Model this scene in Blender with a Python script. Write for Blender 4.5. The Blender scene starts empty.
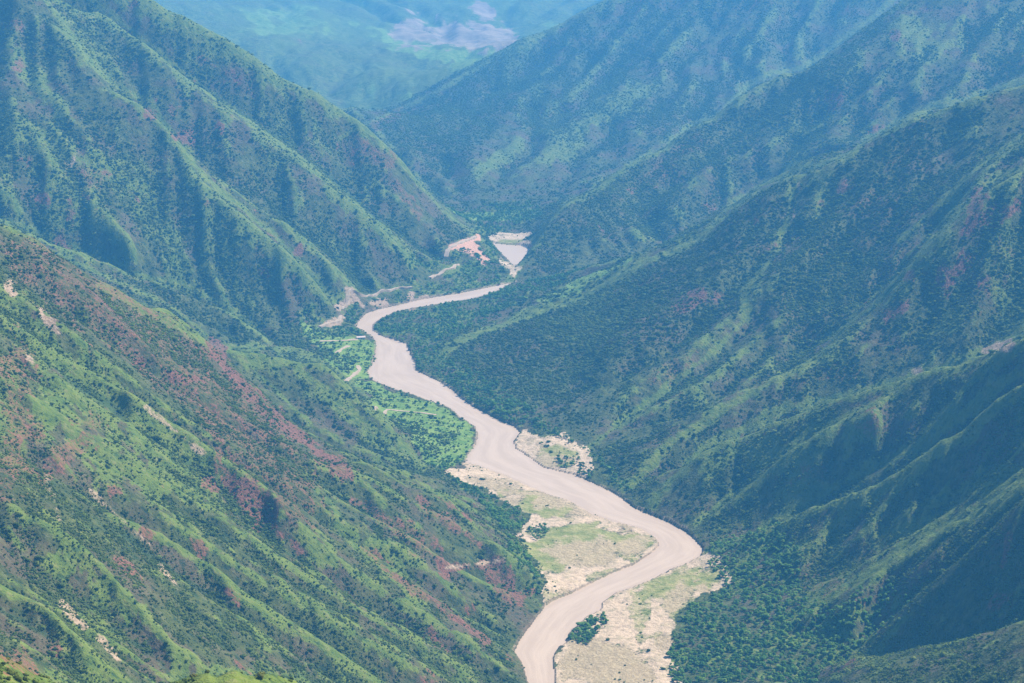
import bpy, math, random
import numpy as np
from mathutils import Vector, Matrix

# ------------------------------------------------------------------ camera model
F, CX, CY, HC = 1991.0, 512.0, 341.5, 800.0
TH = math.atan(471.5 / F)
CT, ST = math.cos(TH), math.sin(TH)
rng = np.random.default_rng(7)
random.seed(7)

def ray_tan(py):
    t = (py - CY) / F
    return (math.tan(TH) + t) / (1 - math.tan(TH) * t)

def at(px, py, Y):                       # a point seen at a pixel, at ground distance Y
    z = HC - Y * ray_tan(py)
    return ((px - CX) / F * (Y * CT + (HC - z) * ST), Y, z)

def on(px, py, z=2.0):                   # where the ray meets a level z
    Y = (HC - z) / ray_tan(py)
    return at(px, py, Y)

def col(px, Y, z):                       # a point of known distance and height in a pixel column
    return ((px - CX) / F * (Y * CT + (HC - z) * ST), Y, z)

def project(x, Y, z):
    d = Y * CT + (HC - z) * ST
    up = -Y * -ST + (z - HC) * CT        # component along the camera's up axis
    return CX + F * x / d, CY - F * up / d

# ------------------------------------------------------------------ grid (fan of rays, log distance)
DU = 0.00092
us = np.arange(-0.40, 0.40, DU)
vs = [math.log(150.0)]
while vs[-1] < math.log(13600):
    Yv = math.exp(vs[-1])
    vs.append(vs[-1] + (0.005 if Yv < 1150 else 0.0018 if Yv < 4900 else 0.0032))
vs = np.array(vs)
if len(us) % 2 == 0: us = us[:-1]
if len(vs) % 2 == 0: vs = vs[:-1]
NU, NV = len(us), len(vs)
YY = np.exp(vs)

# ------------------------------------------------------------------ river banks (left then right, near to far)
left_bank = [(533,700),(528,683),(522,665),(514,652),(520,640),(533,622),(545,607),(555,600),(573,593),(594,582),
 (615,572),(634,565),(648,556),(660,545),(655,537),(639,528),(613,522),(592,514),(570,501),(549,495),(527,486),
 (506,476),(484,468),(465,462),(468,455),(476,444),(478,436),(476,427),(467,421),(459,417),(453,410),(446,406),
 (433,402),(412,394),(394,389),(379,383),(369,377),(368,371),(373,363),(376,352),(377,344),(372,336),(362,330),
 (356,327),(359,321),(365,314),(376,310),(395,306),(412,301.5),(436,297),(462,293),(483,288.5),(500,285)]
right_bank = [(556,700),(554,683),(553,657),(559,647),(566,644),(569,634),(587,617),(600,610),(602,603),(615,594),
 (639,585),(656,578),(669,570),(682,566),(701,557),(703,549),(696,541),(686,532),(672,524),(658,518),(634,508),
 (620,497),(609,491),(592,483),(575,475),(557,471),(542,467),(530,458),(516,449),(513,442),(520,433),(515,427),
 (500,421),(485,413),(472,406),(461,398),(452,390),(440,382),(427,376),(416,370),(415,363),(410,353),(406,344),
 (401,342),(384,337),(372,331),(372,325),(379,320),(394,312.5),(412,308),(428,306),(454,302),(475,298.5),(490,294),(502,289)]
far_pool = [(492,243),(499,252),(513,265),(516,268),(522,262),(531,253),(531,249),(520,245.5),(509,245)]

def ground_poly(pts, z=0.0):
    return np.array([on(p[0], p[1], z)[:2] for p in pts])

near_l = [(330, 1150), (150, 1350), (60, 1550), (32, 1700)]
near_r = [(370, 1150), (200, 1370), (110, 1560), (66, 1700)]
LB = np.vstack([np.array(near_l), ground_poly(left_bank)])
RB = np.vstack([np.array(near_r), ground_poly(right_bank)])
river_poly = np.vstack([LB, [on(512, 283, 0)[:2], on(520, 279, 0)[:2]], RB[::-1]])
pool_poly = ground_poly(far_pool)

def inside(poly, X, Y):
    r = np.zeros(X.shape, bool)
    x0, y0 = poly.min(0); x1, y1 = poly.max(0)
    m = (X >= x0) & (X <= x1) & (Y >= y0) & (Y <= y1)
    xs, ys = X[m], Y[m]
    c = np.zeros(xs.shape, bool)
    n = len(poly)
    for i in range(n):
        xa, ya = poly[i]; xb, yb = poly[i - 1]
        if ya == yb: continue
        k = ((ya > ys) != (yb > ys)) & (xs < (xb - xa) * (ys - ya) / (yb - ya) + xa)
        c ^= k
    r[m] = c
    return r

# ------------------------------------------------------------------ control lines of the relief
def A(*pts): return [at(*p) for p in pts]
def Q(*pts): return [col(*p) for p in pts]
def G(z, *pts): return [on(p[0], p[1], z) for p in pts]

RIDGE = {}
RIDGE['A'] = A((541,606,2095),(500,548,2160),(430,488,2270),(342,442,2400),(308,424,2420),(274,388,2430),(240,361,2420),(212,340,2400),
               (171,306,2380),(120,283,2350),(68,259,2310),(14,230,2260),(-150,150,2150),(-300,90,2100))
RIDGE['B'] = A((424,466,2640),(403,447,2655),(385,420,2680),(365,394,2720),(330,364,2750),(290,350,2760),(262,347,2755),(240,349,2740),(212,345,2660),(150,312,2600),(100,285,2500))
RIDGE['C'] = A((270,345,3290),(253,327,3290),(219,303,3300),(188,286,3300),(137,275,3280),(85,251,3250),(17,225,3200),(-60,190,3150),(-250,110,3050))
RIDGE['D'] = A((496,262,4080),(487,247,4150),(477,236,4250),(460,224,4330),(439,206,4340),(425,190,4330),(412,167,4330),(391,146,4330),(371,125,4340),(345,105,4350),
               (308,82,4350),(273,64,4350),(232,37,4350),(191,14,4350),(164,0,4350),(60,-60,4350),(-100,-115,4300),(-320,-125,4200))
D2 = A((92,0,4230),(137,34,4150),(188,79,4050),(239,113,4000),(297,157,3950),(342,191,3900),(380,225,3880),(415,262,3870))
D1 = A((20,-30,4150),(61,20,4000),(82,51,3900),(106,79,3820),(147,103,3740),(185,150,3640),(205,178,3600),(239,205,3570),(290,250,3530),(335,300,3520))
D0 = A((-80,40,3750),(0,95,3560),(40,150,3450),(95,205,3400),(150,250,3380))
RIDGE['E'] = A((340,138,6250),(374,121,6350),(425,98,6500),(487,62,6750),(514,41,6850),(552,24,7000),(596,3,7150),(700,-50,7300),(850,-110,7400),(1100,-120,7400))
E1 = A((700,-50,7300),(690,20,6700),(660,70,6200),(610,120,5700),(560,165,5200),(530,195,4900))
E2 = A((560,22,7000),(545,70,6450),(500,120,5800),(470,165,5150),(455,200,4830))
RIDGE['F'] = A((507,284,3890),(516,272,3960),(530,250,4070),(545,226,4190),(565,205,4320),(600,187,4500),(630,164,4620),(665,149,4720),(684,130,4820),(700,122,4860),(715,119,4880),(726,106,4930),
               (746,87,5000),(770,73,5080),(804,67,5180),(824,55,5260),(841,41,5340),(865,23,5420),(893,0,5500),(960,-50,5600),(1100,-100,5600),(1300,-115,5600))
F1 = A((893,0,5500),(905,40,5000),(905,85,4750),(892,118,4600))
F2 = A((1040,-20,5400),(1010,30,5000),(990,75,4700),(965,98,4550))
RIDGE['G'] = A((437,356,3240),(464,339,3320),(505,324,3400),(539,310,3470),(584,297,3520),(642,263,3600),(690,246,3610),(708,231,3600),(732,205,3600),(763,184,3600),(807,168,3600),
               (848,156,3600),(872,136,3600),(903,120,3600),(937,105,3600),(965,101,3600),(1002,87,3600),(1024,84,3600),(1100,60,3600),(1300,0,3600))
G1 = A((797,172,3580),(786,225,3400),(770,262,3280),(746,288,3180),(746,318,3100),(718,348,3000),(674,382,2900),(625,420,2800),(585,450,2715))
G15 = A((1023,137,3300),(1002,150,3250),(982,164,3200),(945,200,3130),(900,240,3060))
RIDGE['G2'] = A((1250,70,3050),(1100,135,3020),(1023,168,3000),(995,178,2980),(975,198,2960),(947,225,2930),(913,263,2900),(879,300,2870),(845,328,2830),(811,362,2770),(753,393,2700),(718,413,2660),(674,440,2610),(632,484,2530))
RIDGE['H'] = A((1250,240,2200),(1100,305,2270),(1023,338,2310),(1002,345,2330),(968,358,2360),(927,372,2400),(906,379,2420),(879,389,2440),(859,396,2455),(811,403,2490),(777,413,2500),(742,430,2500),(708,447,2490),(680,472,2470),(654,502,2440))
H1 = A((927,372,2400),(880,400,2370),(830,425,2380),(783,450,2390),(756,477,2380),(725,501,2370),(697,522,2360))
RIDGE['H3'] = A((1200,280,2090),(1023,372,2170),(999,386,2180),(968,413,2190),(927,440,2200),(896,458,2210),(845,481,2230),(804,501,2250),(777,518,2250),(742,539,2250),(712,552,2250))
RIDGE['I'] = A((1250,370,1860),(1100,430,1915),(1023,474,1955),(992,501,1965),(964,518,1975),(927,535,1988),(893,559,1998),(859,580,2006),(824,600,2009),(794,617,2009),(770,634,2005))
RIDGE['J'] = A((1250,560,1500),(1100,605,1580),(1023,628,1640),(981,640,1680),(947,646,1710),(893,652,1760),(859,662,1800),(821,676,1850),(800,690,1870))
NEAR = A((-160,615,600),(-60,620,650),(0,634,690),(30,641,700),(62,660,715),(110,684,725),(150,676,725),(175,646,720),(205,636,720),(240,640,725),(290,652,735),(340,714,750),(420,790,790))
NEAR2 = A((-60,640,620),(0,655,655),(30,662,665),(62,684,680),(110,704,690),(175,682,690),(205,674,690),(240,680,692),(290,694,700),(340,730,715))
K = A((374,116,6640),(330,90,6950),(300,60,7450))
FACE = [A((-20,30,4000),(-20,90,3750),(0,150,3520),(10,195,3380)), A((40,62,3880),(60,130,3600),(100,190,3480),(130,232,3400))]
SUB = FACE + [D1, D2, E1, E2, F1, F2, G1, G15, H1]

VALLEY = [
 Q((-300,2750,330),(-150,2780,262),(0,2820,165),(100,2850,100),(180,2900,55),(240,2980,24),(300,3060,12)),      # behind the near hill
 Q((150,2500,205),(220,2540,135),(300,2580,70),(380,2570,28),(420,2550,8)),
 Q((-200,3350,330),(-60,3400,262),(60,3400,170),(160,3400,105),(230,3400,45),(268,3390,14)),
 G(12,(272,349),(300,336),(325,326),(345,311),(366,301),(400,289),(430,284),(455,276),(476,268),(494,266)),
 A((372,128,5700),(395,165,5000),(430,205,4720),(458,220,4600)), A((300,95,6050),(200,42,6200),(60,-30,6400)),
 G(6,(440,213),(470,216),(500,218),(532,222)), Q((560,4640,22),(620,4950,45),(700,5350,85),(800,5850,140),(950,6250,280),(1200,6400,400)),
 G(2.5,(488,240),(505,240),(535,238)), G(4,(480,232),(505,232),(530,230)),
 A((516,283,3890),(560,276,3920),(620,261,4040),(690,238,4230),(760,201,4430)), Q((850,4560,190),(950,4450,285),(1100,4400,390)),
 G(7,(442,362),(462,388),(484,403),(502,414),(532,424),(562,446),(600,468),(628,489)),
 G(5,(400,318),(440,310),(480,300),(500,294)), G(7,(420,335),(460,322),(500,305)),
 G(3,(470,480),(510,520),(530,548),(545,580)), G(3,(560,540),(620,545)), G(2.5,(480,470),(540,505),(600,530)),
 G(4,(440,470),(460,440)), G(6,(375,395),(400,425)), G(8,(330,352),(350,370)), G(8,(300,345),(340,330)),
 G(3,(700,575),(720,590)), G(3.5,(680,620),(685,683)), G(2.2,(620,600),(650,650),(600,670)), G(5,(730,600),(760,640)),
 Q((790,2000,6),(860,1915,26),(930,1850,64),(1023,1765,124),(1150,1670,200)), G(6,(720,565),(740,590)),
 G(5,(540,447),(580,458)),
 Q((720,2310,8),(760,2310,22),(850,2330,76),(950,2280,160),(1023,2245,218),(1150,2180,300)),     # gully H - H3
 Q((745,2130,6),(800,2120,22),(880,2105,72),(960,2085,132),(1023,2065,190),(1150,2000,280)),      # gully H3 - I
 Q((650,2550,10),(720,2590,38),(800,2620,75),(870,2640,105),(940,2640,140),(1023,2640,190),(1150,2640,270)),  # G2 - H
 Q((620,2660,12),(700,2790,48),(770,2880,82),(830,2980,125),(890,3060,180),(960,3200,260)),      # G1 - G2
 Q((560,2830,14),(610,2980,42),(650,3120,75),(680,3280,115),(700,3420,140)),                     # G - G1
 Q((112,3990,392),(180,3870,292),(250,3760,214),(320,3680,108),(365,3640,28)),     # D1 - D2
 Q((60,4270,520),(150,4250,420),(240,4220,322),(310,4190,232),(360,4130,145),(410,4060,66),(440,4000,20)), # D2 - D
 Q((610,6300,170),(570,5600,95),(525,5050,40)),
 Q((850,4800,290),(800,4720,190)),
 Q((955,5000,385),(938,4750,320)),
]
# near valley side and the camera's own mountain (below the frame)
WORLD = [
 [(-900,1250,690),(-620,1250,520),(-330,1240,278),(-150,1240,120),(20,1250,6)],
 [(-900,1600,640),(-640,1600,455),(-350,1600,262),(-160,1600,118),(15,1600,4)],
 [(-860,1920,600),(-560,1920,395),(-300,1920,220),(-130,1920,100),(12,1920,4)],
 [(-640,980,470),(-300,960,255),(-100,960,170),(100,960,120)],
 [(150,1300,5),(330,1350,60),(520,1400,190),(700,1400,320)],
 [(-300,420,600),(-100,420,575),(100,420,560),(300,420,560)],
 [(-100,160,715),(0,160,712),(100,160,712)],
 [(100,720,330),(300,700,340)],
 [(60,1180,4),(250,1180,6)],
]
FAR = [K, A((440,84,7450),(470,70,7600)), A((515,46,8200),(508,20,9600)), A((150,-5,9300),(220,0,9500),(350,0,9900),(440,2,10200),(495,-4,10500)), A((530,2,9900),(600,-10,10200)),
       Q((-200,9500,560),(0,9500,420)), Q((700,9500,340),(1100,9500,560)), Q((-300,13000,780),(100,13000,600),(350,13000,520),(600,13000,540),(1100,13000,760)),
       A((400,50,8500),(470,42,8700)), Q((700,8300,200),(1000,8300,300))]

lines = list(RIDGE.values()) + SUB + VALLEY + WORLD + FAR + [NEAR, NEAR2]
for bank in (LB, RB):
    lines.append([(x, y, 1.2) for x, y in bank])
lines.append([(x, y, 1.2) for x, y in np.vstack([pool_poly, pool_poly[:1]])])

def densify(line):
    p = np.array(line, float); out = []
    for a, b in zip(p[:-1], p[1:]):
        n = max(2, int(np.hypot(*(b - a)[:2]) / (0.0012 * max(300, a[1]))))
        t = np.linspace(0, 1, n)[:, None]
        out.append(a + (b - a) * t)
    return np.vstack(out)
dense = np.vstack([densify(l) for l in lines])
du_ = dense[:, 0] / dense[:, 1]; dv_ = np.log(dense[:, 1])
fi = (du_ - us[0]) / DU
fj = np.interp(dv_, vs, np.arange(NV))
ok = (fi >= 0) & (fi <= NU - 1) & (dv_ > vs[0]) & (dv_ < vs[-1])
fi, fj, fz = fi[ok], fj[ok], dense[ok, 2]

def bilin(a, shape):
    j = np.linspace(0, a.shape[0] - 1, shape[0]); i = np.linspace(0, a.shape[1] - 1, shape[1])
    j0 = np.minimum(j.astype(int), a.shape[0] - 2); i0 = np.minimum(i.astype(int), a.shape[1] - 2)
    tj = (j - j0)[:, None]; ti = (i - i0)[None]
    return ((a[j0][:, i0] * (1 - ti) + a[j0][:, i0 + 1] * ti) * (1 - tj) + (a[j0 + 1][:, i0] * (1 - ti) + a[j0 + 1][:, i0 + 1] * ti) * tj)

def pad(a): return np.pad(a, 1, mode='edge')

def blur(a, n=1):
    for _ in range(n):
        p = pad(a); a = (p[:-2, 1:-1] + 2 * p[1:-1, 1:-1] + p[2:, 1:-1]) / 4
        p = pad(a); a = (p[1:-1, :-2] + 2 * p[1:-1, 1:-1] + p[1:-1, 2:]) / 4
    return a

Z = None
for s in (32, 16, 8, 4, 2):
    nv, nu = (NV - 1) // s + 1, (NU - 1) // s + 1
    jj = np.clip(np.rint(fj / s).astype(int), 0, nv - 1); ii = np.clip(np.rint(fi / s).astype(int), 0, nu - 1)
    cnt = np.zeros((nv, nu)); sm = np.zeros((nv, nu))
    np.add.at(cnt, (jj, ii), 1); np.add.at(sm, (jj, ii), fz)
    fx = cnt > 0; fv = sm / np.maximum(cnt, 1)
    vv = np.interp(np.linspace(0, NV - 1, nv), np.arange(NV), vs)
    dv = np.gradient(vv)
    wx = 1.0; wy = ((DU * s) / dv[:, None]) ** 2
    Z = np.full((nv, nu), fz.mean()) if Z is None else bilin(Z, (nv, nu))
    par = (np.add.outer(np.arange(nv), np.arange(nu)) % 2).astype(bool)
    om = 1.75
    for it in range({32: 600, 16: 300, 8: 200, 4: 160, 2: 120}[s]):
        Z[fx] = fv[fx]
        for c in (par, ~par):
            p = pad(Z)
            n = (wx * (p[1:-1, :-2] + p[1:-1, 2:]) + wy * (p[:-2, 1:-1] + p[2:, 1:-1])) / (2 * wx + 2 * wy)
            Z = np.where(c & ~fx, Z + om * (n - Z), Z)
    Z[fx] = fv[fx]
Z = blur(Z, 2)
base2 = Z.copy()

# ------------------------------------------------------------------ stream erosion (gullies) on the half grid
nv, nu = Z.shape
Y2 = YY[::2]; u2 = us[::2]
cx2 = Y2 * DU * 2; cy2 = Y2 * np.gradient(vs[::2])
def fnoise(shape, cell, seed, octaves=4, gain=0.5, aspect=1.0):
    r = np.random.default_rng(seed); out = np.zeros(shape); a = 1.0; tot = 0
    for _ in range(octaves):
        ny, nx = max(3, int(shape[0] / cell / aspect) + 3), max(3, int(shape[1] / cell) + 3)
        g = r.standard_normal((ny, nx))
        j = np.linspace(0, ny - 3, shape[0]) + .5; i = np.linspace(0, nx - 3, shape[1]) + .5
        j0 = j.astype(int); i0 = i.astype(int)
        tj = j - j0; ti = i - i0
        tj = (tj * tj * (3 - 2 * tj))[:, None]; ti = (ti * ti * (3 - 2 * ti))[None]
        out += a * ((g[j0][:, i0] * (1 - ti) + g[j0][:, i0 + 1] * ti) * (1 - tj) + (g[j0 + 1][:, i0] * (1 - ti) + g[j0 + 1][:, i0 + 1] * ti) * tj)
        tot += a * a; a *= gain; cell = max(1.0, cell / 2)
    return out / math.sqrt(tot)

def gradients(z, cx, cy):
    p = pad(z)
    return (p[1:-1, 2:] - p[1:-1, :-2]) / (2 * cx[:, None]), (p[2:, 1:-1] - p[:-2, 1:-1]) / (2 * cy[:, None])

hill = np.clip((base2 - 5) / 25, 0, 1)
near_line = fx.astype(float)
for _ in range(26):
    p = pad(near_line)
    near_line = np.maximum(near_line, 0.93 * np.maximum.reduce([p[:-2, 1:-1], p[2:, 1:-1], p[1:-1, :-2], p[1:-1, 2:]]))
free = np.clip(1.25 * (1 - near_line), 0, 1)         # 0 on a ridge or valley line, 1 well away from it
UU2, VV2 = np.meshgrid(u2, vs[::2]); YG2 = np.exp(VV2); XG2 = UU2 * YG2

def pick(PXa, PYa, seen, px, py, ymin, ymax, Yg):
    d = (PXa - px) ** 2 + (PYa - py) ** 2
    d = np.where(seen & (Yg > ymin) & (Yg < ymax), d, 1e9)
    return np.unravel_index(np.argmin(d), d.shape)

SPURS = [  # pixels along a spur as seen, its height, half width (m), distance range
 ([(0,287),(38,314),(68,341),(103,375),(137,403),(161,420),(205,454),(258,500),(300,536)], 13, 36, 1000, 2500),
 ([(219,467),(240,480),(267,505),(290,530),(308,549),(335,582),(360,612)], 11, 32, 1000, 2500),
 ([(24,518),(55,540),(85,563),(112,590),(137,617),(170,645),(205,672)], 13, 24, 1000, 2500),
 ([(357,539),(394,570),(435,604),(487,641)], 10, 24, 1000, 2500),
 ([(72,477),(110,507),(164,525),(205,563),(239,604),(275,640)], 11, 22, 1000, 2500),
 ([(38,246),(68,276),(103,307),(135,340),(190,390),(232,430),(262,462)], 11, 26, 1000, 2500),
 ([(320,440),(350,470),(385,505),(420,545),(440,560)], 8, 28, 1000, 2500),
 ([(0,395),(40,430),(70,470)], 12, 26, 1000, 2500),
 ([(0,575),(40,612),(80,655),(100,680)], 12, 22, 1000, 2500),
]
px2, py2 = project(XG2, YG2, base2)
el2 = (base2 - HC) / YG2
seen2 = el2 >= np.maximum.accumulate(el2, axis=0) - 1e-6
for pts, h, w, y0, y1 in SPURS:
    ps = [pick(px2, py2, seen2, q[0], q[1], y0, y1, YG2) for q in pts]
    P = np.array([(XG2[k], YG2[k]) for k in ps])
    D = np.full(base2.shape, 1e9); E = np.ones(base2.shape)
    m = (XG2 > P[:, 0].min() - 5 * w) & (XG2 < P[:, 0].max() + 5 * w) & (YG2 > P[:, 1].min() - 5 * w) & (YG2 < P[:, 1].max() + 5 * w)
    X_, Y_ = XG2[m], YG2[m]; dm = np.full(X_.shape, 1e9)
    tt = np.zeros(X_.shape)
    for k in range(len(P) - 1):
        ab = P[k + 1] - P[k]; L = (ab ** 2).sum() + 1e-9
        t = np.clip(((X_ - P[k, 0]) * ab[0] + (Y_ - P[k, 1]) * ab[1]) / L, 0, 1)
        d = np.hypot(X_ - P[k, 0] - t * ab[0], Y_ - P[k, 1] - t * ab[1])
        tt = np.where(d < dm, (k + t) / (len(P) - 1), tt); dm = np.minimum(dm, d)
    base2[m] += h * np.sin(np.pi * np.clip(tt * .8 + .12, 0, 1)) * np.exp(-dm / w)
gx, gy = gradients(base2, cx2, cy2)
slope0 = np.hypot(gx, gy)
steepness = np.clip(slope0 / .45, 0.15, 1)
broad = fnoise(base2.shape, 58, 5, 3, .6)
Z = base2 + hill * free * steepness * (broad * 0.0062) * Y2[:, None] + hill * (fnoise(base2.shape, 16, 11, 4, .6) * 0.0010 * Y2[:, None])
shape0 = Z.copy()
NB = [(-1,-1),(-1,0),(-1,1),(0,-1),(0,1),(1,-1),(1,0),(1,1)]
N = nv * nu
idx = np.arange(N).reshape(nv, nu)
for it in range(7):
    for _ in range(30):                                # lift small pits so that the water runs on
        zp = np.pad(Z, 1, mode='edge')
        lo = np.minimum.reduce([zp[1 + dj:1 + dj + nv, 1 + di:1 + di + nu] for dj, di in NB])
        Z = np.where((Z < lo) & (hill > 0), lo + 1e-3, Z)
    best = np.zeros((nv, nu)); rcv = idx.copy(); dist = np.ones((nv, nu))
    zp = np.pad(Z, 1, mode='constant', constant_values=1e9); ip = np.pad(idx, 1, mode='edge')
    for dj, di in NB:
        d = np.hypot(di * cx2, dj * cy2)[:, None] * np.ones((1, nu))
        s = (Z - zp[1 + dj:1 + dj + nv, 1 + di:1 + di + nu]) / d
        m = s > best
        best = np.where(m, s, best); rcv = np.where(m, ip[1 + dj:1 + dj + nv, 1 + di:1 + di + nu], rcv); dist = np.where(m, d, dist)
    order = np.argsort(-Z.ravel())
    rl = rcv.ravel().tolist(); acc = np.ones(N).tolist()
    ol = order.tolist()
    for k in ol:
        r = rl[k]
        if r != k: acc[r] += acc[k]
    ac = np.array(acc)
    Kf = 0.045 * np.maximum(ac - 7, 0) ** 0.5 * hill.ravel() ** 0.5
    Kl = Kf.tolist(); zl = Z.ravel().tolist()
    for k in reversed(ol):
        r = rl[k]
        if r != k:
            f = Kl[k]
            if f: zl[k] = (zl[k] + f * zl[r]) / (1 + f)
    Z = np.array(zl).reshape(nv, nu)
    Z = np.maximum(Z, shape0 - np.where(Y2 > 3000, .0075, .015)[:, None] * Y2[:, None])
    T = np.maximum(0.6, slope0 * 1.1)
    for _ in range(14):
        zp = np.pad(Z, 1, mode='edge')
        m = Z
        for dj, di in ((-1,0),(1,0),(0,-1),(0,1)):
            d = (np.abs(di) * cx2 + np.abs(dj) * cy2)[:, None]
            m = np.minimum(m, zp[1 + dj:1 + dj + nv, 1 + di:1 + di + nu] + T * d)
        Z = m
acc2 = np.log(np.maximum(ac.reshape(nv, nu), 1))
Z = blur(Z, 1)

# ------------------------------------------------------------------ full grid
ZF = bilin(Z, (NV, NU)); ACC = bilin(blur(acc2, 1), (NV, NU)); HILL = bilin(hill, (NV, NU))
ZF += HILL * (fnoise(ZF.shape, 16, 21, 4, .62) * 0.0006 * YY[:, None])
U, VV = np.meshgrid(us, vs); YG = np.exp(VV); XG = U * YG
ZF = np.maximum(ZF, 0.9)
ZF += (1 - HILL) * np.clip(fnoise(ZF.shape, 12, 31, 3) * .35, -.6, .8)
wet = inside(river_poly, XG, YG) | inside(pool_poly, XG, YG)
ZF = np.where(wet, -2.0, np.maximum(ZF, 0.7))
ZF = np.minimum(ZF, 815.0)
# along / across coordinates for the river's current
def bank_coord(B):
    d_ = np.r_[0, np.cumsum(np.hypot(*np.diff(B, axis=0).T))]; t_ = np.arange(0, d_[-1], 6.0)
    return np.stack([np.interp(t_, d_, B[:, 0]), np.interp(t_, d_, B[:, 1])], -1)
FLOW = np.zeros((NV, NU, 3), np.float32)
wj, wi = np.nonzero(blur(wet.astype(float), 4) > 0)
bl, br = bank_coord(LB), bank_coord(RB)
wp = np.stack([XG[wj, wi], YG[wj, wi]], -1)
for c0 in range(0, len(wp), 4000):
    q = wp[c0:c0 + 4000]
    dl = np.hypot(q[:, None, 0] - bl[None, :, 0], q[:, None, 1] - bl[None, :, 1]); dr = np.hypot(q[:, None, 0] - br[None, :, 0], q[:, None, 1] - br[None, :, 1])
    al = dl.argmin(1) / len(bl); ar = dr.argmin(1) / len(br); dl = dl.min(1); dr = dr.min(1)
    f = dl / (dl + dr + 1e-6)
    FLOW[wj[c0:c0 + 4000], wi[c0:c0 + 4000]] = np.stack([f * 70, (al * (1 - f) + ar * f) * 3400, np.minimum(dl, dr)], -1)
elev = (ZF - HC) / YG
run = np.maximum.accumulate(elev, axis=0)
VIS = elev >= run - 14.0 / YG                        # seen from about the camera, with a margin
PX, PY = project(XG, YG, ZF)
#@@TERRAIN_END
# ------------------------------------------------------------------ land cover (kinds of ground, with some shade and light painted into them)
def sstep(a, b, x):
    t = np.clip((x - a) / (b - a), 0, 1); return t * t * (3 - 2 * t)
N1 = fnoise(ZF.shape, 10, 101, 4, .65); N2 = fnoise(ZF.shape, 40, 102, 4, .6); N3 = fnoise(ZF.shape, 6, 103, 3, .7)
N4 = fnoise(ZF.shape, 22, 104, 5, .7, .6)
SEEN = elev >= run - 2.5 / YG

def strip(pts, r, rough=.8, rng_y=None, soft=2.0):
    P = np.array(pts, float); big = r * (1 + 1.6 * rough) + soft + 2
    m = SEEN & (PX > P[:, 0].min() - big) & (PX < P[:, 0].max() + big) & (PY > P[:, 1].min() - big) & (PY < P[:, 1].max() + big)
    if rng_y: m &= (YG > rng_y[0]) & (YG < rng_y[1])
    x, y = PX[m], PY[m]; d = np.full(x.shape, 1e9)
    if len(P) == 1: d = np.hypot(x - P[0, 0], y - P[0, 1])
    for a_, b_ in zip(P[:-1], P[1:]):
        ab = b_ - a_; t = np.clip(((x - a_[0]) * ab[0] + (y - a_[1]) * ab[1]) / (ab @ ab + 1e-9), 0, 1)
        d = np.minimum(d, np.hypot(x - a_[0] - t * ab[0], y - a_[1] - t * ab[1]))
    out = np.zeros(ZF.shape, np.float32)
    out[m] = 1 - sstep(-soft, soft, d - r * (1 + rough * (.55 * N1[m] + .35 * N3[m])))
    return out

def zone(pts, z=1.5, wob=1.0, soft=1.2):           # a floor zone; its edge is softened by noise in the ground's own cells
    poly = ground_poly(pts, z)
    wu = N1 * DU * 2.2 * wob; wv = N3 * .0022 * wob
    return inside(poly, (U + wu) * YG, YG * (1 + wv)).astype(np.float32)

def any_of(*a): return np.maximum.reduce(a)

conv = (ZF - blur(ZF, 14)) / YG * 1000
conv2 = (ZF - blur(ZF, 70)) / YG * 1000
hillm = sstep(3, 12, ZF)
grass = hillm * sstep(.15, 1.5, conv + .35 * N1 + .2 * conv2)
grass = any_of(grass, .9 * hillm * sstep(.75, 1.7, N2 + .25 * N1))
for r_, w_, y_ in (('H', 4, None), ('H3', 4, None), ('I', 6, None), ('G', 2.5, None), ('G2', 3.0, None), ('C', 2.5, None), ('A', 1.2, None), ('F', 2, None), ('B', 2.5, None)):
    pts = [project(*p) for p in RIDGE[r_]]
    grass = any_of(grass, .85 * strip(pts, w_, .5, None, 3))
for pts, w_ in (([project(*p) for p in H1], 3.5), ([project(*p) for p in G1], 4), ([project(*p) for p in D1], 4), ([project(*p) for p in D2], 4)):
    grass = any_of(grass, .8 * strip(pts, w_, .6, None, 3))
crest = np.zeros(ZF.shape, np.float32)
for r_, w_ in (('H', 6), ('H3', 6), ('I', 9), ('G', 4.5), ('G2', 4.5), ('C', 3.5), ('F', 3), ('A', 1.5), ('B', 4), ('E', 2), ('D', 2)):
    crest = any_of(crest, strip([project(*p) for p in RIDGE[r_]], w_, .8, None, 4))
for l_, w_ in ((H1, 4), (G1, 4), (D1, 4), (D2, 3.5), (G15, 3)): crest = any_of(crest, strip([project(*p) for p in l_], w_, .9, None, 4))
GR = [([(61,20),(82,51),(106,79),(116,88)], 4, .9), ([(820,180),(826,222)], 14, .8), ([(747,290)], 17, .6), ([(640,268),(590,285),(555,295)], 8, .8), ([(870,545),(960,500),(1020,470)], 14, .6), ([(1023,480),(985,512)], 14, .8),
      ([(950,372),(1020,345)], 10, .7), ([(15,310),(80,385),(140,430),(200,480)], 26, .8), ([(30,400),(110,460),(160,480)], 18, .9), ([(245,365),(290,360),(360,420),(400,455)], 8, .8),
      ([(60,560),(130,610)], 12, .9), ([(255,480),(330,560)], 12, .9), ([(0,120),(60,150),(110,170)], 10, .9), ([(20,60),(60,110)], 9, .9), ([(900,20),(940,45)], 16, .9),
      ([(700,265),(650,300)], 8, .9), ([(300,470),(340,520),(420,600)], 10, .9), ([(560,150),(600,110),(640,90)], 14, .9), ([(520,140),(480,170)], 9, .9), ([(600,220),(640,205)], 7, .9),
      ([(790,560),(840,520),(900,480)], 8, .9), ([(700,470),(760,440)], 6, .8), ([(10,672),(50,676)], 14, .9), ([(170,676),(240,672),(300,684)], 10, .9)]
for pts, w_, k in GR: grass = any_of(grass, k * strip(pts, w_, .9, None, 5))
rock = np.zeros(ZF.shape, np.float32)
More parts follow.
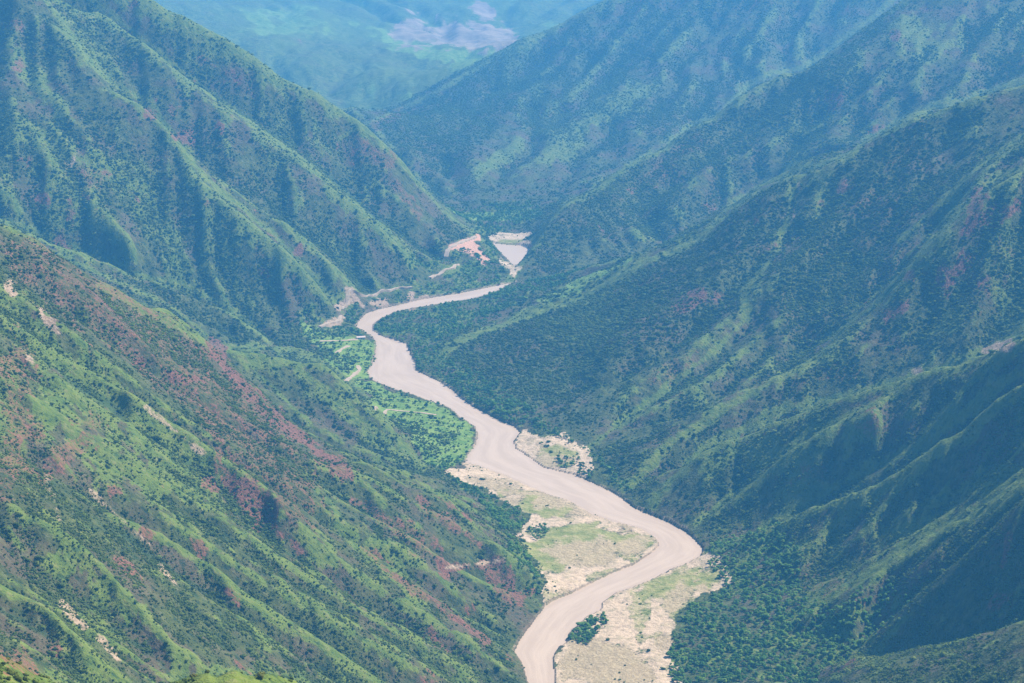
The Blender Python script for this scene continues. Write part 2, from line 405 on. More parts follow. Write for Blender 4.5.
RK = [([(137,364)], 6, 1), ([(172,377),(204,379)], 5, 1), ([(195,390)], 4, .9), ([(214,344),(238,384),(272,414),(306,442),(345,470)], 8, .85), ([(219,478),(242,490),(266,512)], 11, 1),
      ([(268,520),(300,552)], 5, .8), ([(143,530),(150,534)], 5, .9), ([(113,494)], 6, .8), ([(226,590),(238,606)], 4, .8), ([(5,655),(35,668)], 10, .6), ([(55,650)], 6, .6),
      ([(439,558),(446,572)], 7, 1), ([(452,568),(500,562)], 5, .8), ([(500,578),(520,598)], 12, .75), ([(364,546),(394,576),(429,597),(463,624),(487,641)], 4, .8),
      ([(355,500),(400,530),(440,560)], 7, .5), ([(20,360),(25,420),(10,480)], 16, .55), ([(90,430),(50,470)], 12, .5), ([(60,300),(40,270)], 10, .45), ([(150,330),(170,345)], 8, .45), ([(420,500),(480,545)], 6, .6),
      ([(133,4)], 5, .9), ([(219,125)], 6, .9), ([(178,137),(190,137)], 6, .8), ([(202,60),(214,66),(236,80)], 5, .7), ([(150,116)], 5, .7), ([(205,202)], 6, .7), ([(24,160)], 7, .8), ([(41,198)], 6, .8),
      ([(20,66)], 6, .7), ([(300,252)], 5, .9), ([(263,273)], 5, .8), ([(0,20),(20,25)], 6, .6), ([(395,180),(420,215)], 5, .5), ([(355,135),(390,165)], 6, .5), ([(100,180),(70,165)], 7, .4),
      ([(968,259),(945,283)], 7, 1), ([(886,314),(905,306)], 6, .9), ([(674,312),(688,304),(698,296)], 7, .9), ([(912,276)], 5, .8), ([(990,300),(985,280)], 4, .7), ([(835,106)], 9, .8), ([(896,34)], 5, .8), ([(925,10)], 9, .5),
      ([(978,198),(965,225),(1015,210)], 8, .8), ([(1009,535),(1003,563)], 5, .9), ([(988,607),(1006,598)], 5, .8), ([(1020,525)], 5, .8), ([(869,423)], 11, .5), ([(800,570),(870,600)], 9, .35), ([(770,480),(820,470)], 8, .3), ([(730,560)], 5, .4),
      ([(890,170),(870,200)], 10, .35), ([(640,185),(700,140)], 6, .4), ([(700,350),(650,380)], 8, .35), ([(860,370),(800,380)], 7, .35), ([(420,108),(375,125)], 5, .5)]
thin = strip([(40,262),(115,315),(195,380),(265,450),(300,500)], 30, .7, (1500, 2500), 8)
grass *= 1 - .85 * thin
rock = any_of(rock, .46 * thin)
flank_shade = any_of(strip([(480,375),(560,350),(640,320),(710,270),(770,215)], 44, .3, (2500, 3590), 12), strip([(900,150),(860,230),(820,300)], 40, .4, (2800, 3580), 14), strip([(860,600),(930,580),(1010,540)], 34, .3, (1700, 2000), 8),
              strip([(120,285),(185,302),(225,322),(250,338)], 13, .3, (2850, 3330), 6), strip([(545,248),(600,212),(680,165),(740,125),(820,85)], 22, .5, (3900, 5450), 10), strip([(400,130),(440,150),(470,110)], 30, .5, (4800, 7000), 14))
grass *= 1 - .9 * flank_shade  # shaded flanks lose their grass: shade painted in as dark scrub
grass = any_of(grass, .6 * hillm * sstep(.1, 1.1, N2 + .9 * N1) * (YG > 3350) * (YG < 4400) * (XG < -60) * sstep(-1.5, .2, conv))
grass = any_of(grass, .95 * crest)
for pts, r_, k in RK: rock = any_of(rock, k * strip(pts, r_, 1.0, None, 2.5))
rock = any_of(rock, hillm * .75 * sstep(1.25, 2.0, N4) * sstep(.35, .7, np.hypot(*gradients(ZF, YY * DU, YY * np.gradient(vs)))))
pale = np.zeros(ZF.shape, np.float32)
PL = [([(8,283),(14,292)], 4, .9), ([(40,314),(62,336)], 4, 1), ([(27,357),(32,362)], 3, .8), ([(146,406),(172,428),(205,455)], 2.5, .6), ([(62,603),(85,627)], 3.5, .7), ([(100,640),(118,660)], 3, .65),
      ([(160,565),(180,590)], 2, .7), ([(800,185),(793,215)], 4, .8), ([(1010,345),(985,350)], 4, .8), ([(917,372)], 4, .8),
      ([(447,568),(503,560)], 1.6, 1), ([(349,290),(353,299),(364,306)], 3.5, .9), ([(337,308),(348,302)], 3, 1), ([(368,304),(385,302)], 4, .9), ([(410,296),(412,305),(425,301)], 4, .9), ([(329,323),(341,318)], 4, .9),
      ([(80,150),(70,165)], 3, .6), ([(45,470),(60,520)], 2, .5), ([(90,490),(150,545)], 2, .5)]
for pts, r_, k in PL: pale = any_of(pale, k * strip(pts, r_, 1.0, None, 1.8))
scar = any_of(strip([(452,247),(465,243),(477,238)], 3, .5, (3500, 4500)), strip([(470,244),(478,250),(484,261)], 4, .8, (3500, 4500)), .7 * strip([(462,248),(472,254)], 4, .8, (3500, 4500)))

floor = 1 - sstep(6, 16, ZF)
bar = any_of(zone([(463,462),(470,472),(440,470),(445,478),(470,487),(490,490),(505,503),(528,515),(526,528),(520,545),(524,552),(536,565),(548,590),(545,612),(600,586),(668,547),(664,532),(600,505),(506,470),(478,460)]),
             zone([(553,690),(552,657),(566,640),(585,612),(612,592),(660,572),(704,552),(728,576),(735,586),(700,598),(680,612),(668,632),(668,650),(682,690)]),
             zone([(512,440),(520,432),(545,440),(563,436),(592,455),(590,470),(580,480),(552,474),(528,462)]),
             zone([(488,241),(500,235),(538,236),(532,250),(510,247)], 1.5, .5), zone([(497,258),(500,270),(514,278),(520,272),(510,264)], 1.5, .5))
bar *= floor
edge = blur(wet.astype(float), 3); edge = np.where(wet, 0, sstep(.04, .35, edge))
wetedge = blur(wet.astype(float), 1); wetedge = np.where(wet, 0, sstep(.05, .3, wetedge)) * floor
bar = any_of(bar, .8 * edge * floor * sstep(-.4, .6, N1))
meadow = any_of(zone([(520,548),(545,528),(580,525),(620,532),(652,535),(655,545),(620,555),(585,562),(550,575),(535,568)], 1.5, 2.5), zone([(495,488),(520,490),(560,507),(566,516),(545,520),(520,512)], 1.5, 2),
                .8 * zone([(640,580),(690,566),(722,575),(720,590),(690,590),(662,600),(640,600)], 1.5, 2.5), .8 * zone([(535,452),(560,445),(575,458),(568,470),(548,466)], 1.5, 1.5), zone([(490,248),(500,240),(532,242),(510,246)], 1.5, .3))
dry = any_of(zone([(570,640),(600,636),(625,650),(650,672),(660,690),(590,690),(560,665)], 1.5, 2.5), .8 * zone([(545,545),(590,540),(650,540),(640,555),(570,568)], 1.5, 3), .7 * zone([(500,478),(560,500),(610,520),(560,515)], 1.5, 3),
             .7 * zone([(655,610),(680,580),(700,590),(672,620),(664,645)], 1.5, 2))
field = any_of(zone([(352,382),(372,380),(395,391),(440,404),(470,424),(478,433),(476,446),(466,458),(442,470),(424,466),(404,440),(378,412)], 3, 1.2), .9 * zone([(300,330),(330,334),(372,338),(376,352),(368,378),(345,378),(320,356)], 5, 1.2),
               .7 * zone([(640,290),(600,285),(560,292),(520,305),(560,305)], 25, 2.5), .8 * zone([(440,226),(460,214),(530,214),(520,222),(480,226)], 5, 1))
far = sstep(40, 200, YG - np.interp(PX, [300, 374, 425, 487, 552, 596, 700, 850], [6250, 6350, 6500, 6750, 7000, 7150, 7300, 7400]))
farfield_light = far * strip([(385,38),(430,50),(470,58),(490,60)], 9, 1.0, None, 4)  # patch of sun on the far slope, painted in as field green
farfield_light = any_of(farfield_light, far * .6 * sstep(.3, 1.2, N2 + .5 * N1))  # more field green, painted to lighten the far slope
farbare = .85 * far * any_of(.8 * strip([(400,30),(450,38),(500,35)], 13, .8, None, 5), strip([(480,5),(492,12)], 6, .8, None, 3), .25 * sstep(.2, 1., N4))
meadow = blur(meadow, 4); dry = blur(dry, 5); field = np.maximum(blur(field, 1), 0)
meadow = any_of(meadow, .62 * bar * sstep(.5, 1.3, N2 + .8 * N1)); dry = any_of(dry, .8 * bar * sstep(.5, 1.2, N4 - .3 * N2))
sand = bar * (1 - .9 * np.clip(meadow * 1.1 + dry * 1.0, 0, 1))
WOODS = [
 [(672,690),(667,640),(678,622),(698,604),(728,593),(722,577),(706,556),(722,540),(775,555),(800,580),(800,612),(835,640),(900,634),(1000,606),(1040,620),(1040,640),(900,656),(830,676),(810,695)],
 [(372,332),(384,338),(401,343),(406,346),(410,355),(414,367),(427,377.5),(440,384),(461,400),(485,415),(500,422.5),(534,430),(560,441),(590,458),(607,474),(622,492),(635,495),(600,462),(560,436),(520,408),(490,388),(460,368),(438,354),(450,345),(500,320),(540,304),(600,280),(560,278),(510,287),(490,296),(428,308.5),(394,315),(379,322)],
 [(440,478),(458,482),(475,492),(500,500),(526,516),(524,528),(506,536),(500,548),(520,590),(536,606),(541,590),(530,560),(512,548),(490,530),(465,500)],
 [(568,634),(583,620),(600,610),(604,624),(588,643),(575,643)],
 [(300,322),(335,330),(356,330),(376,352),(373,366),(366,377),(350,374),(330,350),(300,342)],
 [(340,308),(352,306),(362,312),(356,326),(342,322)], [(392,291),(408,292),(408,304),(394,306)],
 [(410,292),(440,296),(500,284),(500,272),(480,264),(455,262),(430,272),(405,286)],
 [(550,462),(562,455),(575,456),(578,466),(566,470),(552,468)], [(566,472),(580,466),(592,474),(584,480)],
 [(440,226),(455,212),(530,208),(545,222),(500,234),(486,240),(470,236)],
 [(424,466),(440,476),(466,458),(460,455)], [(528,535),(545,522),(552,532),(535,540)], [(700,556),(725,575),(728,590),(716,580)],
 [(478,258),(488,246),(500,256),(492,264)],
]
wood = np.zeros(ZF.shape, np.float32)
for w_ in WOODS: wood = any_of(wood, zone(w_, 3.5, .7))
wood *= (~wet) * (ZF < 60)
wood *= 1 - .6 * zone([(300,322),(340,334),(372,345),(376,352),(368,378),(345,378),(320,356)], 5, 1.2)
grass = any_of(grass, .8 * blur(wood, 2) * sstep(-.6, .5, N1 + .5 * N3))
gully = hillm * sstep(2.2, 5.5, ACC) * sstep(.4, -.6, conv)

# ------------------------------------------------------------------ materials
def mat(name):
    m = bpy.data.materials.new(name); m.use_nodes = True
    nt = m.node_tree; nt.nodes.clear()
    return m, nt
class NT:
    def __init__(s, nt): s.nt = nt
    def n(s, kind, **kw):
        d = s.nt.nodes.new(kind)
        for k, v in kw.items():
            if k.startswith('i_'): d.inputs[k[2:].replace('_', ' ')].default_value = v
            elif k.startswith('p'): d.inputs[int(k[1:])].default_value = v
            else: setattr(d, k, v)
        return d
    def l(s, a, b): s.nt.links.new(a, b)
    def mix(s, fac, a, b):
        m = s.n('ShaderNodeMix', data_type='RGBA')
        for sock, v in ((m.inputs[0], fac), (m.inputs[6], a), (m.inputs[7], b)):
            if isinstance(v, bpy.types.NodeSocket): s.l(v, sock)
            elif isinstance(v, tuple): sock.default_value = (*v, 1)
            else: sock.default_value = v
        return m.outputs[2]
    def math(s, op, a, b=0.0, clamp=False):
        m = s.n('ShaderNodeMath', operation=op, use_clamp=clamp)
        for sock, v in zip(m.inputs, (a, b)):
            if isinstance(v, bpy.types.NodeSocket): s.l(v, sock)
            else: sock.default_value = v
        return m.outputs[0]
    def noise(s, vec, scale, detail=4, rough=.6):
        t = s.n('ShaderNodeTexNoise', i_Scale=scale, i_Detail=detail, i_Roughness=rough); s.l(vec, t.inputs['Vector']); return t.outputs['Fac']
    def ramp(s, x, lo, hi):
        r = s.n('ShaderNodeMapRange', interpolation_type='SMOOTHSTEP'); s.l(x, r.inputs[0]); r.inputs[1].default_value = lo; r.inputs[2].default_value = hi; return r.outputs[0]

SHRUB = [(.076, .116, .028), (.148, .210, .045), (.250, .300, .072)]
def make_ground():
    m, nt = mat('hillside_ground'); k = NT(nt)
    geo = k.n('ShaderNodeNewGeometry'); pos = geo.outputs['Position']
    st = k.n('ShaderNodeVectorMath', operation='MULTIPLY'); k.l(pos, st.inputs[0]); st.inputs[1].default_value = (1, 1, .5)
    a1 = k.n('ShaderNodeAttribute', attribute_name='cover_a'); a2 = k.n('ShaderNodeAttribute', attribute_name='cover_b'); a3 = k.n('ShaderNodeAttribute', attribute_name='cover_c')
    s1 = k.n('ShaderNodeSeparateColor'); k.l(a1.outputs['Color'], s1.inputs[0])
    s2 = k.n('ShaderNodeSeparateColor'); k.l(a2.outputs['Color'], s2.inputs[0])
    s3 = k.n('ShaderNodeSeparateColor'); k.l(a3.outputs['Color'], s3.inputs[0])
    n_f = k.noise(st.outputs[0], .35, 3, .7); n_m = k.noise(st.outputs[0], .055, 5, .65); n_b = k.noise(st.outputs[0], .012, 5, .6); n_c = k.noise(st.outputs[0], .13, 4, .7)
    def edge(x, wob=.55):                              # break a cover's edge with noise
        w = k.math('ADD', x, k.math('MULTIPLY', k.math('SUBTRACT', k.math('ADD', k.math('MULTIPLY', n_f, .5), k.math('MULTIPLY', n_m, .5)), .5), wob * 2))
        return k.math('MULTIPLY', k.ramp(w, .18, .72), k.ramp(x, 0, .12))
    scrub = k.mix(k.ramp(n_m, .35, .7), (.044, .058, .015), (.086, .100, .024))
    scrub = k.mix(k.math('MULTIPLY', k.ramp(n_b, .46, .62), .75), scrub, (.098, .068, .044))     # thin, stony soil between the bushes
    scrub = k.mix(k.math('MULTIPLY', k.ramp(n_c, .54, .66), .7), scrub, (.112, .116, .050)); scrub = k.mix(k.math('MULTIPLY', k.ramp(n_c, .48, .36), .85), scrub, (.015, .034, .013)); scrub = k.mix(k.math('MULTIPLY', k.ramp(n_f, .46, .34), .5), scrub, (.014, .030, .012))
    gr = k.mix(k.ramp(n_m, .3, .7), (.070, .116, .018), (.130, .168, .028))
    gr = k.mix(k.math('MULTIPLY', k.ramp(n_c, .53, .68), .6), gr, (.185, .175, .064)); gr = k.mix(k.math('MULTIPLY', k.ramp(n_c, .47, .35), .8), gr, (.030, .062, .018)); gr = k.mix(k.math('MULTIPLY', k.ramp(n_f, .45, .33), .5), gr, (.028, .056, .018))
    c = k.mix(k.math('MULTIPLY', edge(s1.outputs[0], 1.5), .9), scrub, gr)
    c = k.mix(k.math('MULTIPLY', edge(s3.outputs[0]), .7), c, (.026, .054, .020))
    rk = k.mix(k.ramp(n_f, .35, .65), (.075, .032, .024), (.215, .092, .062))
    c = k.mix(k.math('MULTIPLY', edge(k.math('MULTIPLY', s1.outputs[1], .85), 1.5), .85), c, rk)
    fl = k.mix(k.ramp(n_m, .35, .65), (.090, .165, .028), (.175, .245, .048)); c = k.mix(edge(s2.outputs[0], .3), c, fl)
    md = k.mix(k.ramp(n_m, .35, .65), (.16, .185, .045), (.30, .275, .10)); c = k.mix(k.math('MULTIPLY', edge(s2.outputs[1], 1.2), .9), c, md)
    dr = k.mix(k.ramp(n_f, .3, .7), (.28, .205, .120), (.42, .33, .20)); c = k.mix(k.math('MULTIPLY', edge(s2.outputs[2], 1.2), .9), c, dr)
    sd = k.mix(k.ramp(n_c, .35, .62), (.37, .275, .185), (.55, .415, .285)); sd = k.mix(k.math('MULTIPLY', k.ramp(n_m, .48, .64), .6), sd, (.27, .225, .125)); sd = k.mix(k.math('MULTIPLY', k.ramp(n_f, .40, .32), .3), sd, (.16, .12, .085)); sd = k.mix(k.math('MULTIPLY', k.ramp(n_c, .50, .64), .5), sd, (.42, .31, .20))
    c = k.mix(edge(s1.outputs[2], 1.0), c, sd)
    pl = k.mix(k.ramp(n_f, .3, .7), (.20, .135, .088), (.37, .27, .18)); c = k.mix(edge(k.math('SUBTRACT', 1.0, a3.outputs['Alpha']), 1.1), c, pl)
    c = k.mix(k.math('MULTIPLY', k.math('SUBTRACT', 1.0, a2.outputs['Alpha']), k.ramp(n_m, .2, .6)), c, (.17, .125, .088))
    fb = k.mix(k.ramp(n_b, .35, .65), (.20, .15, .11), (.32, .24, .17)); c = k.mix(edge(s3.outputs[1], .5), c, fb)
    sc = k.mix(k.ramp(n_f, .3, .7), (.34, .17, .115), (.52, .32, .22)); c = k.mix(edge(s3.outputs[2], .3), c, sc)
    b = k.n('ShaderNodeBsdfPrincipled', i_Roughness=.95); b.inputs['Specular IOR Level'].default_value = .12; k.l(c, b.inputs['Base Color'])
    bp = k.n('ShaderNodeBump', i_Strength=.8, i_Distance=2.2); k.l(k.math('ADD', k.math('MULTIPLY', n_f, .45), k.math('ADD', k.math('MULTIPLY', n_c, 1.3), k.math('MULTIPLY', n_m, 2.0))), bp.inputs['Height']); k.l(bp.outputs[0], b.inputs['Normal'])
    o = k.n('ShaderNodeOutputMaterial'); k.l(b.outputs[0], o.inputs[0])
    return m
M_GROUND = make_ground()

def plain(name, c1, c2, scale, rough=.9, bump=0.0):
    m, nt = mat(name); k = NT(nt)
    tc = k.n('ShaderNodeTexCoord'); n = k.noise(tc.outputs['Object'], scale, 4, .65)
    b = k.n('ShaderNodeBsdfPrincipled', i_Roughness=rough); b.inputs['Specular IOR Level'].default_value = .2
    k.l(k.mix(k.ramp(n, .3, .7), c1, c2), b.inputs['Base Color'])
    if bump:
        bp = k.n('ShaderNodeBump', i_Strength=.6, i_Distance=bump); k.l(n, bp.inputs['Height']); k.l(bp.outputs[0], b.inputs['Normal'])
    o = k.n('ShaderNodeOutputMaterial'); k.l(b.outputs[0], o.inputs[0])
    return m
def leaf_mat(name, cols, instanced):
    m, nt = mat(name); k = NT(nt)
    if instanced:
        t = k.n('ShaderNodeAttribute', attribute_name='tint', attribute_type='INSTANCER').outputs['Fac']
    else:
        t = k.n('ShaderNodeObjectInfo').outputs['Random']
    geo = k.n('ShaderNodeNewGeometry')
    n = k.noise(geo.outputs['Position'], .8, 2, .6)
    t = k.math('ADD', t, k.math('MULTIPLY', k.math('SUBTRACT', n, .5), .5), True)
    cr = k.n('ShaderNodeValToRGB'); e = cr.color_ramp.elements
    e[0].position = 0; e[0].color = (*cols[0], 1); e[1].position = 1; e[1].color = (*cols[2], 1); x = e.new(.5); x.color = (*cols[1], 1)
    k.l(t, cr.inputs[0])
    d = k.n('ShaderNodeBsdfDiffuse'); k.l(cr.outputs[0], d.inputs[0])
    tr = k.n('ShaderNodeBsdfTranslucent'); k.l(k.mix(1.0, (0, 0, 0), cr.outputs[0]), tr.inputs[0])
    mx = k.n('ShaderNodeMixShader', p0=.5); k.l(d.outputs[0], mx.inputs[1]); k.l(tr.outputs[0], mx.inputs[2])
    o = k.n('ShaderNodeOutputMaterial'); k.l(mx.outputs[0], o.inputs[0])
    return m
M_SHRUB = leaf_mat('shrub_leaves', SHRUB, True)
M_TREE = leaf_mat('tree_leaves', [(.070, .160, .034), (.145, .285, .055), (.260, .380, .078)], True)
M_TREE1 = leaf_mat('grove_leaves', [(.070, .160, .034), (.145, .285, .055), (.260, .380, .078)], False)
M_BUSH1 = leaf_mat('bush_leaves', SHRUB, False)
M_LEDGE = leaf_mat('ledge_leaves', [(.075, .11, .022), (.14, .17, .035), (.22, .22, .06)], False)
M_BARK = plain('bark', (.07, .05, .035), (.13, .10, .075), 6)
M_ROAD = plain('road_dirt', (.31, .23, .155), (.44, .335, .235), .15)

def make_water():
    m, nt = mat('muddy_water'); k = NT(nt)
    fl = k.n('ShaderNodeAttribute', attribute_name='flow'); sep = k.n('ShaderNodeSeparateXYZ'); k.l(fl.outputs['Vector'], sep.inputs[0])
    sv = k.n('ShaderNodeVectorMath', operation='MULTIPLY'); k.l(fl.outputs['Vector'], sv.inputs[0]); sv.inputs[1].default_value = (1, .10, 0)
    st = k.n('ShaderNodeVectorMath', operation='MULTIPLY'); k.l(fl.outputs['Vector'], st.inputs[0]); st.inputs[1].default_value = (1, .45, 0)
    nb = k.noise(sv.outputs[0], .075, 4, .6); ns = k.noise(sv.outputs[0], .30, 3, .6); nf = k.noise(st.outputs[0], .55, 4, .65)
    b = k.n('ShaderNodeBsdfPrincipled', i_Roughness=.42); b.inputs['IOR'].default_value = 1.33; b.inputs['Specular IOR Level'].default_value = .3
    c = k.mix(k.ramp(nb, .34, .66), (.41, .305, .22), (.47, .355, .26))
    c = k.mix(k.math('MULTIPLY', k.ramp(ns, .52, .68), .08), c, (.58, .45, .34))
    c = k.mix(k.math('MULTIPLY', k.ramp(ns, .46, .34), .08), c, (.36, .26, .19))
    c = k.mix(k.math('MULTIPLY', k.ramp(sep.outputs[2], 9, 0), .35), c, (.36, .26, .185))
    k.l(c, b.inputs['Base Color'])
    bp = k.n('ShaderNodeBump', i_Strength=.3, i_Distance=.5); k.l(nf, bp.inputs['Height']); k.l(bp.outputs[0], b.inputs['Normal'])
    o = k.n('ShaderNodeOutputMaterial'); k.l(b.outputs[0], o.inputs[0])
    return m
M_WATER = make_water()

# ------------------------------------------------------------------ scene helpers
S = bpy.context.scene
C = S.collection
def link(name, me, parent=None, **props):
    o = bpy.data.objects.new(name, me); C.objects.link(o)
    if parent: o.parent = parent
    for k_, v_ in props.items(): o[k_] = v_
    return o
def raw_mesh(name, co, faces, mats, smooth=False, mat_idx=None, *_):
    me = bpy.data.meshes.new(name); me.from_pydata([tuple(c) for c in co], [], faces)
    for m_ in mats: me.materials.append(m_)
    if mat_idx is not None: me.polygons.foreach_set('material_index', np.array(mat_idx, np.int32))
    if smooth: me.polygons.foreach_set('use_smooth', np.ones(len(faces), bool))
    me.update(); return me

# split the relief into its mountains, hills and floor by the ridge each part belongs to
owner2 = np.full((nv, nu), -1); OWN = ['valley_floor', 'A', 'B', 'C', 'D', 'E', 'F', 'G', 'H', 'I', 'J', 'N', 'K']
def claim(line, k):
    d = densify(line); a_ = np.rint((d[:, 0] / d[:, 1] - us[0]) / DU / 2).astype(int); b_ = np.rint(np.interp(np.log(d[:, 1]), vs, np.arange(NV)) / 2).astype(int)
    m_ = (a_ >= 0) & (a_ < nu) & (b_ >= 0) & (b_ < nv); owner2[b_[m_], a_[m_]] = k
for key, ls in (('A', [RIDGE['A']] + WORLD[:3]), ('B', [RIDGE['B']]), ('C', [RIDGE['C']]), ('D', [RIDGE['D'], D1, D2]), ('E', [RIDGE['E'], E1, E2]), ('F', [RIDGE['F'], F1, F2]),
                ('G', [RIDGE['G'], G1, G15, RIDGE['G2']]), ('H', [RIDGE['H'], H1, RIDGE['H3']]), ('I', [RIDGE['I']]), ('J', [RIDGE['J']]), ('N', [NEAR, WORLD[5], WORLD[6]]), ('K', FAR)):
    for l_ in ls: claim(l_, OWN.index(key))
for _ in range(700):
    if (owner2 >= 0).all(): break
    p = np.pad(owner2, 1, mode='edge')
    for q in (p[:-2, 1:-1], p[2:, 1:-1], p[1:-1, :-2], p[1:-1, 2:]):
        owner2 = np.where(owner2 < 0, q, owner2)
own = np.repeat(np.repeat(owner2, 2, 0), 2, 1)[:NV, :NU]
own = np.where(blur(ZF, 2) < 7.5, 0, own)
own[-8:, :] = OWN.index('K')

INFO = {'valley_floor': ('valley_floor', 'flat valley floor of pale sandbars, green fields and woodland along the brown river'),
 'A': ('hill', 'steep near hillside of green grass, dark scrub and red earth filling the lower left'),
 'B': ('hill', 'small rounded green spur just behind the near left hillside, above the fields'),
 'C': ('hill', 'low blue green spur with a wavy crest between the near hill and big left mountain'),
 'D': ('mountain', 'big ribbed blue green mountain at the upper left with small red cliffs'),
 'E': ('mountain', 'hazy blue mountain closing the valley beyond the far bend, upper centre'),
 'F': ('mountain', 'bluish mountain with a pointed summit at the top right edge'),
 'G': ('mountain', 'large dark green mountain on the right with a long pale crest and several spurs'),
 'H': ('hill', 'right hand hill of parallel grassy spurs running down to the outer river bend'),
 'I': ('hill', 'dark spur with a bright green crest at the lower right above the grove'),
 'J': ('hill', 'dark scrubby slope in the bottom right corner'),
 'N': ('hill', 'bright bushy ledge at the very bottom left, nearest of all'),
 'K': ('mountain', 'palest far mountainside at the top, faded by haze, with a field painted as sunlit')}
covA = np.stack([np.where(far > .5, .5 + .5 * sstep(-.5, .8, N2), grass), rock, sand, np.ones_like(grass)], -1); covB = np.stack([any_of(field * (1 - bar), farfield_light), meadow * bar, dry * bar, 1 - .9 * wetedge], -1)  # beyond the far crest, extra grass paints in the brightness of thick haze
covC = np.stack([gully, farbare, scar, 1 - .85 * pale], -1)
quad_own = own[:-1, :-1]
ids = np.arange(NU * NV).reshape(NV, NU)
quads = np.stack([ids[:-1, :-1], ids[:-1, 1:], ids[1:, 1:], ids[1:, :-1]], -1)
flat_co = np.stack([XG, YG, ZF], -1).reshape(-1, 3).astype(np.float32)
# smooth normals of the whole relief, so that its pieces meet without a seam
gxx, gyy = gradients(ZF, YY * DU, YY * np.gradient(vs))
gyy = gyy - gxx * U                                    # the grid's columns fan out
nrm = np.stack([-gxx, -gyy, np.ones_like(gxx)], -1); nrm /= np.linalg.norm(nrm, axis=-1, keepdims=True); nrm = nrm.reshape(-1, 3).astype(np.float32)
for k_, key in enumerate(OWN):
    q = quads[quad_own == k_]
    if not len(q): continue
    used, inv = np.unique(q.ravel(), return_inverse=True)
    me = bpy.data.meshes.new(INFO[key][0])
    me.vertices.add(len(used)); me.vertices.foreach_set('co', flat_co[used].ravel())
    me.loops.add(q.size); me.loops.foreach_set('vertex_index', inv.astype(np.int32).ravel())
    me.polygons.add(len(q)); me.polygons.foreach_set('loop_start', np.arange(0, q.size, 4, dtype=np.int32))
    me.update(calc_edges=True); me.polygons.foreach_set('use_smooth', np.ones(len(q), bool))
    for nm, arr in (('cover_a', covA), ('cover_b', covB), ('cover_c', covC)):
        at_ = me.attributes.new(nm, 'FLOAT_COLOR', 'POINT'); at_.data.foreach_set('color', arr.reshape(-1, 4)[used].astype(np.float32).ravel())
    me.materials.append(M_GROUND)
    me.normals_split_custom_set_from_vertices(nrm[used])
    link(INFO[key][0], me, kind='structure', label=INFO[key][1])

# ------------------------------------------------------------------ water sheets (their edges run under the banks)
def grid_water(name, mask, label):
    g = mask.astype(float); 
    for _ in range(2):
        p = pad(g); g = np.maximum.reduce([p[:-2, 1:-1], p[2:, 1:-1], p[1:-1, :-2], p[1:-1, 2:], g])
    q = quads[(g[:-1, :-1] > 0)]
    used, inv = np.unique(q.ravel(), return_inverse=True)
    co = flat_co[used].copy(); co[:, 2] = 0.0
    me = bpy.data.meshes.new(name); me.vertices.add(len(used)); me.vertices.foreach_set('co', co.ravel())
    me.loops.add(q.size); me.loops.foreach_set('vertex_index', inv.astype(np.int32).ravel())
    me.polygons.add(len(q)); me.polygons.foreach_set('loop_start', np.arange(0, q.size, 4, dtype=np.int32)); me.update(calc_edges=True)
    at_ = me.attributes.new('flow', 'FLOAT_VECTOR', 'POINT'); at_.data.foreach_set('vector', FLOW.reshape(-1, 3)[used].ravel())
    me.materials.append(M_WATER)
    return link(name, me, kind='structure', label=label)
grid_water('river', wet, 'muddy pale brown river winding through the valley')

# ------------------------------------------------------------------ height look-up and roads
def height(x, y):
    fi_ = np.clip((np.asarray(x) / y - us[0]) / DU, 0, NU - 1.001); fj_ = np.clip(np.interp(np.log(y), vs, np.arange(NV)), 0, NV - 1.001)
    i0 = fi_.astype(int); j0 = fj_.astype(int); ti = fi_ - i0; tj = fj_ - j0
    return (ZF[j0, i0] * (1 - ti) + ZF[j0, i0 + 1] * ti) * (1 - tj) + (ZF[j0 + 1, i0] * (1 - ti) + ZF[j0 + 1, i0 + 1] * ti) * tj
def pick_world(px, py, y0=300, y1=20000):
    k_ = pick(PX, PY, elev >= run - 1e-6, px, py, y0, y1, YG); return XG[k_], YG[k_]
def road(pts, width, label, y0=3000, y1=4600):
    P = np.array([pick_world(px, py, y0, y1) for px, py in pts])
    d_ = np.r_[0, np.cumsum(np.hypot(*np.diff(P, axis=0).T))]; n_ = max(6, int(d_[-1] / 3))
    t_ = np.linspace(0, d_[-1], n_)
    c_ = np.stack([np.interp(t_, d_, P[:, 0]), np.interp(t_, d_, P[:, 1])], -1)
    for _ in range(6): c_[1:-1] = (c_[:-2] + 2 * c_[1:-1] + c_[2:]) / 4
    tg = np.gradient(c_, axis=0); tg /= np.linalg.norm(tg, axis=1, keepdims=True) + 1e-9; nn = np.stack([-tg[:, 1], tg[:, 0]], -1)
    co = []; fc = []
    wv_ = width * (1 + .25 * np.sin(t_ * .13) + .15 * np.sin(t_ * .31 + 1))
    top = np.maximum.reduce([height(*(c_ + nn * wv_[:, None] * s_ / 2).T) for s_ in (-1, 0, 1)]) + .5
    for _ in range(4): top[1:-1] = np.maximum(top[1:-1], (top[:-2] + top[2:]) / 2)
    for r_, s_ in ((0, -.62), (1, -.5), (1, .5), (0, .62)):
        e_ = c_ + nn * (wv_ * s_)[:, None]
        co.append(np.column_stack([e_, top if r_ else height(e_[:, 0], e_[:, 1]) - 1.5]))
    V = np.concatenate(co)
    for b_ in range(3):
        for i_ in range(n_ - 1): fc.append((b_ * n_ + i_, b_ * n_ + i_ + 1, (b_ + 1) * n_ + i_ + 1, (b_ + 1) * n_ + i_))
    link('dirt_road', raw_mesh('dirt_road', V, fc, [M_ROAD]), kind='structure', label=label)
    return c_
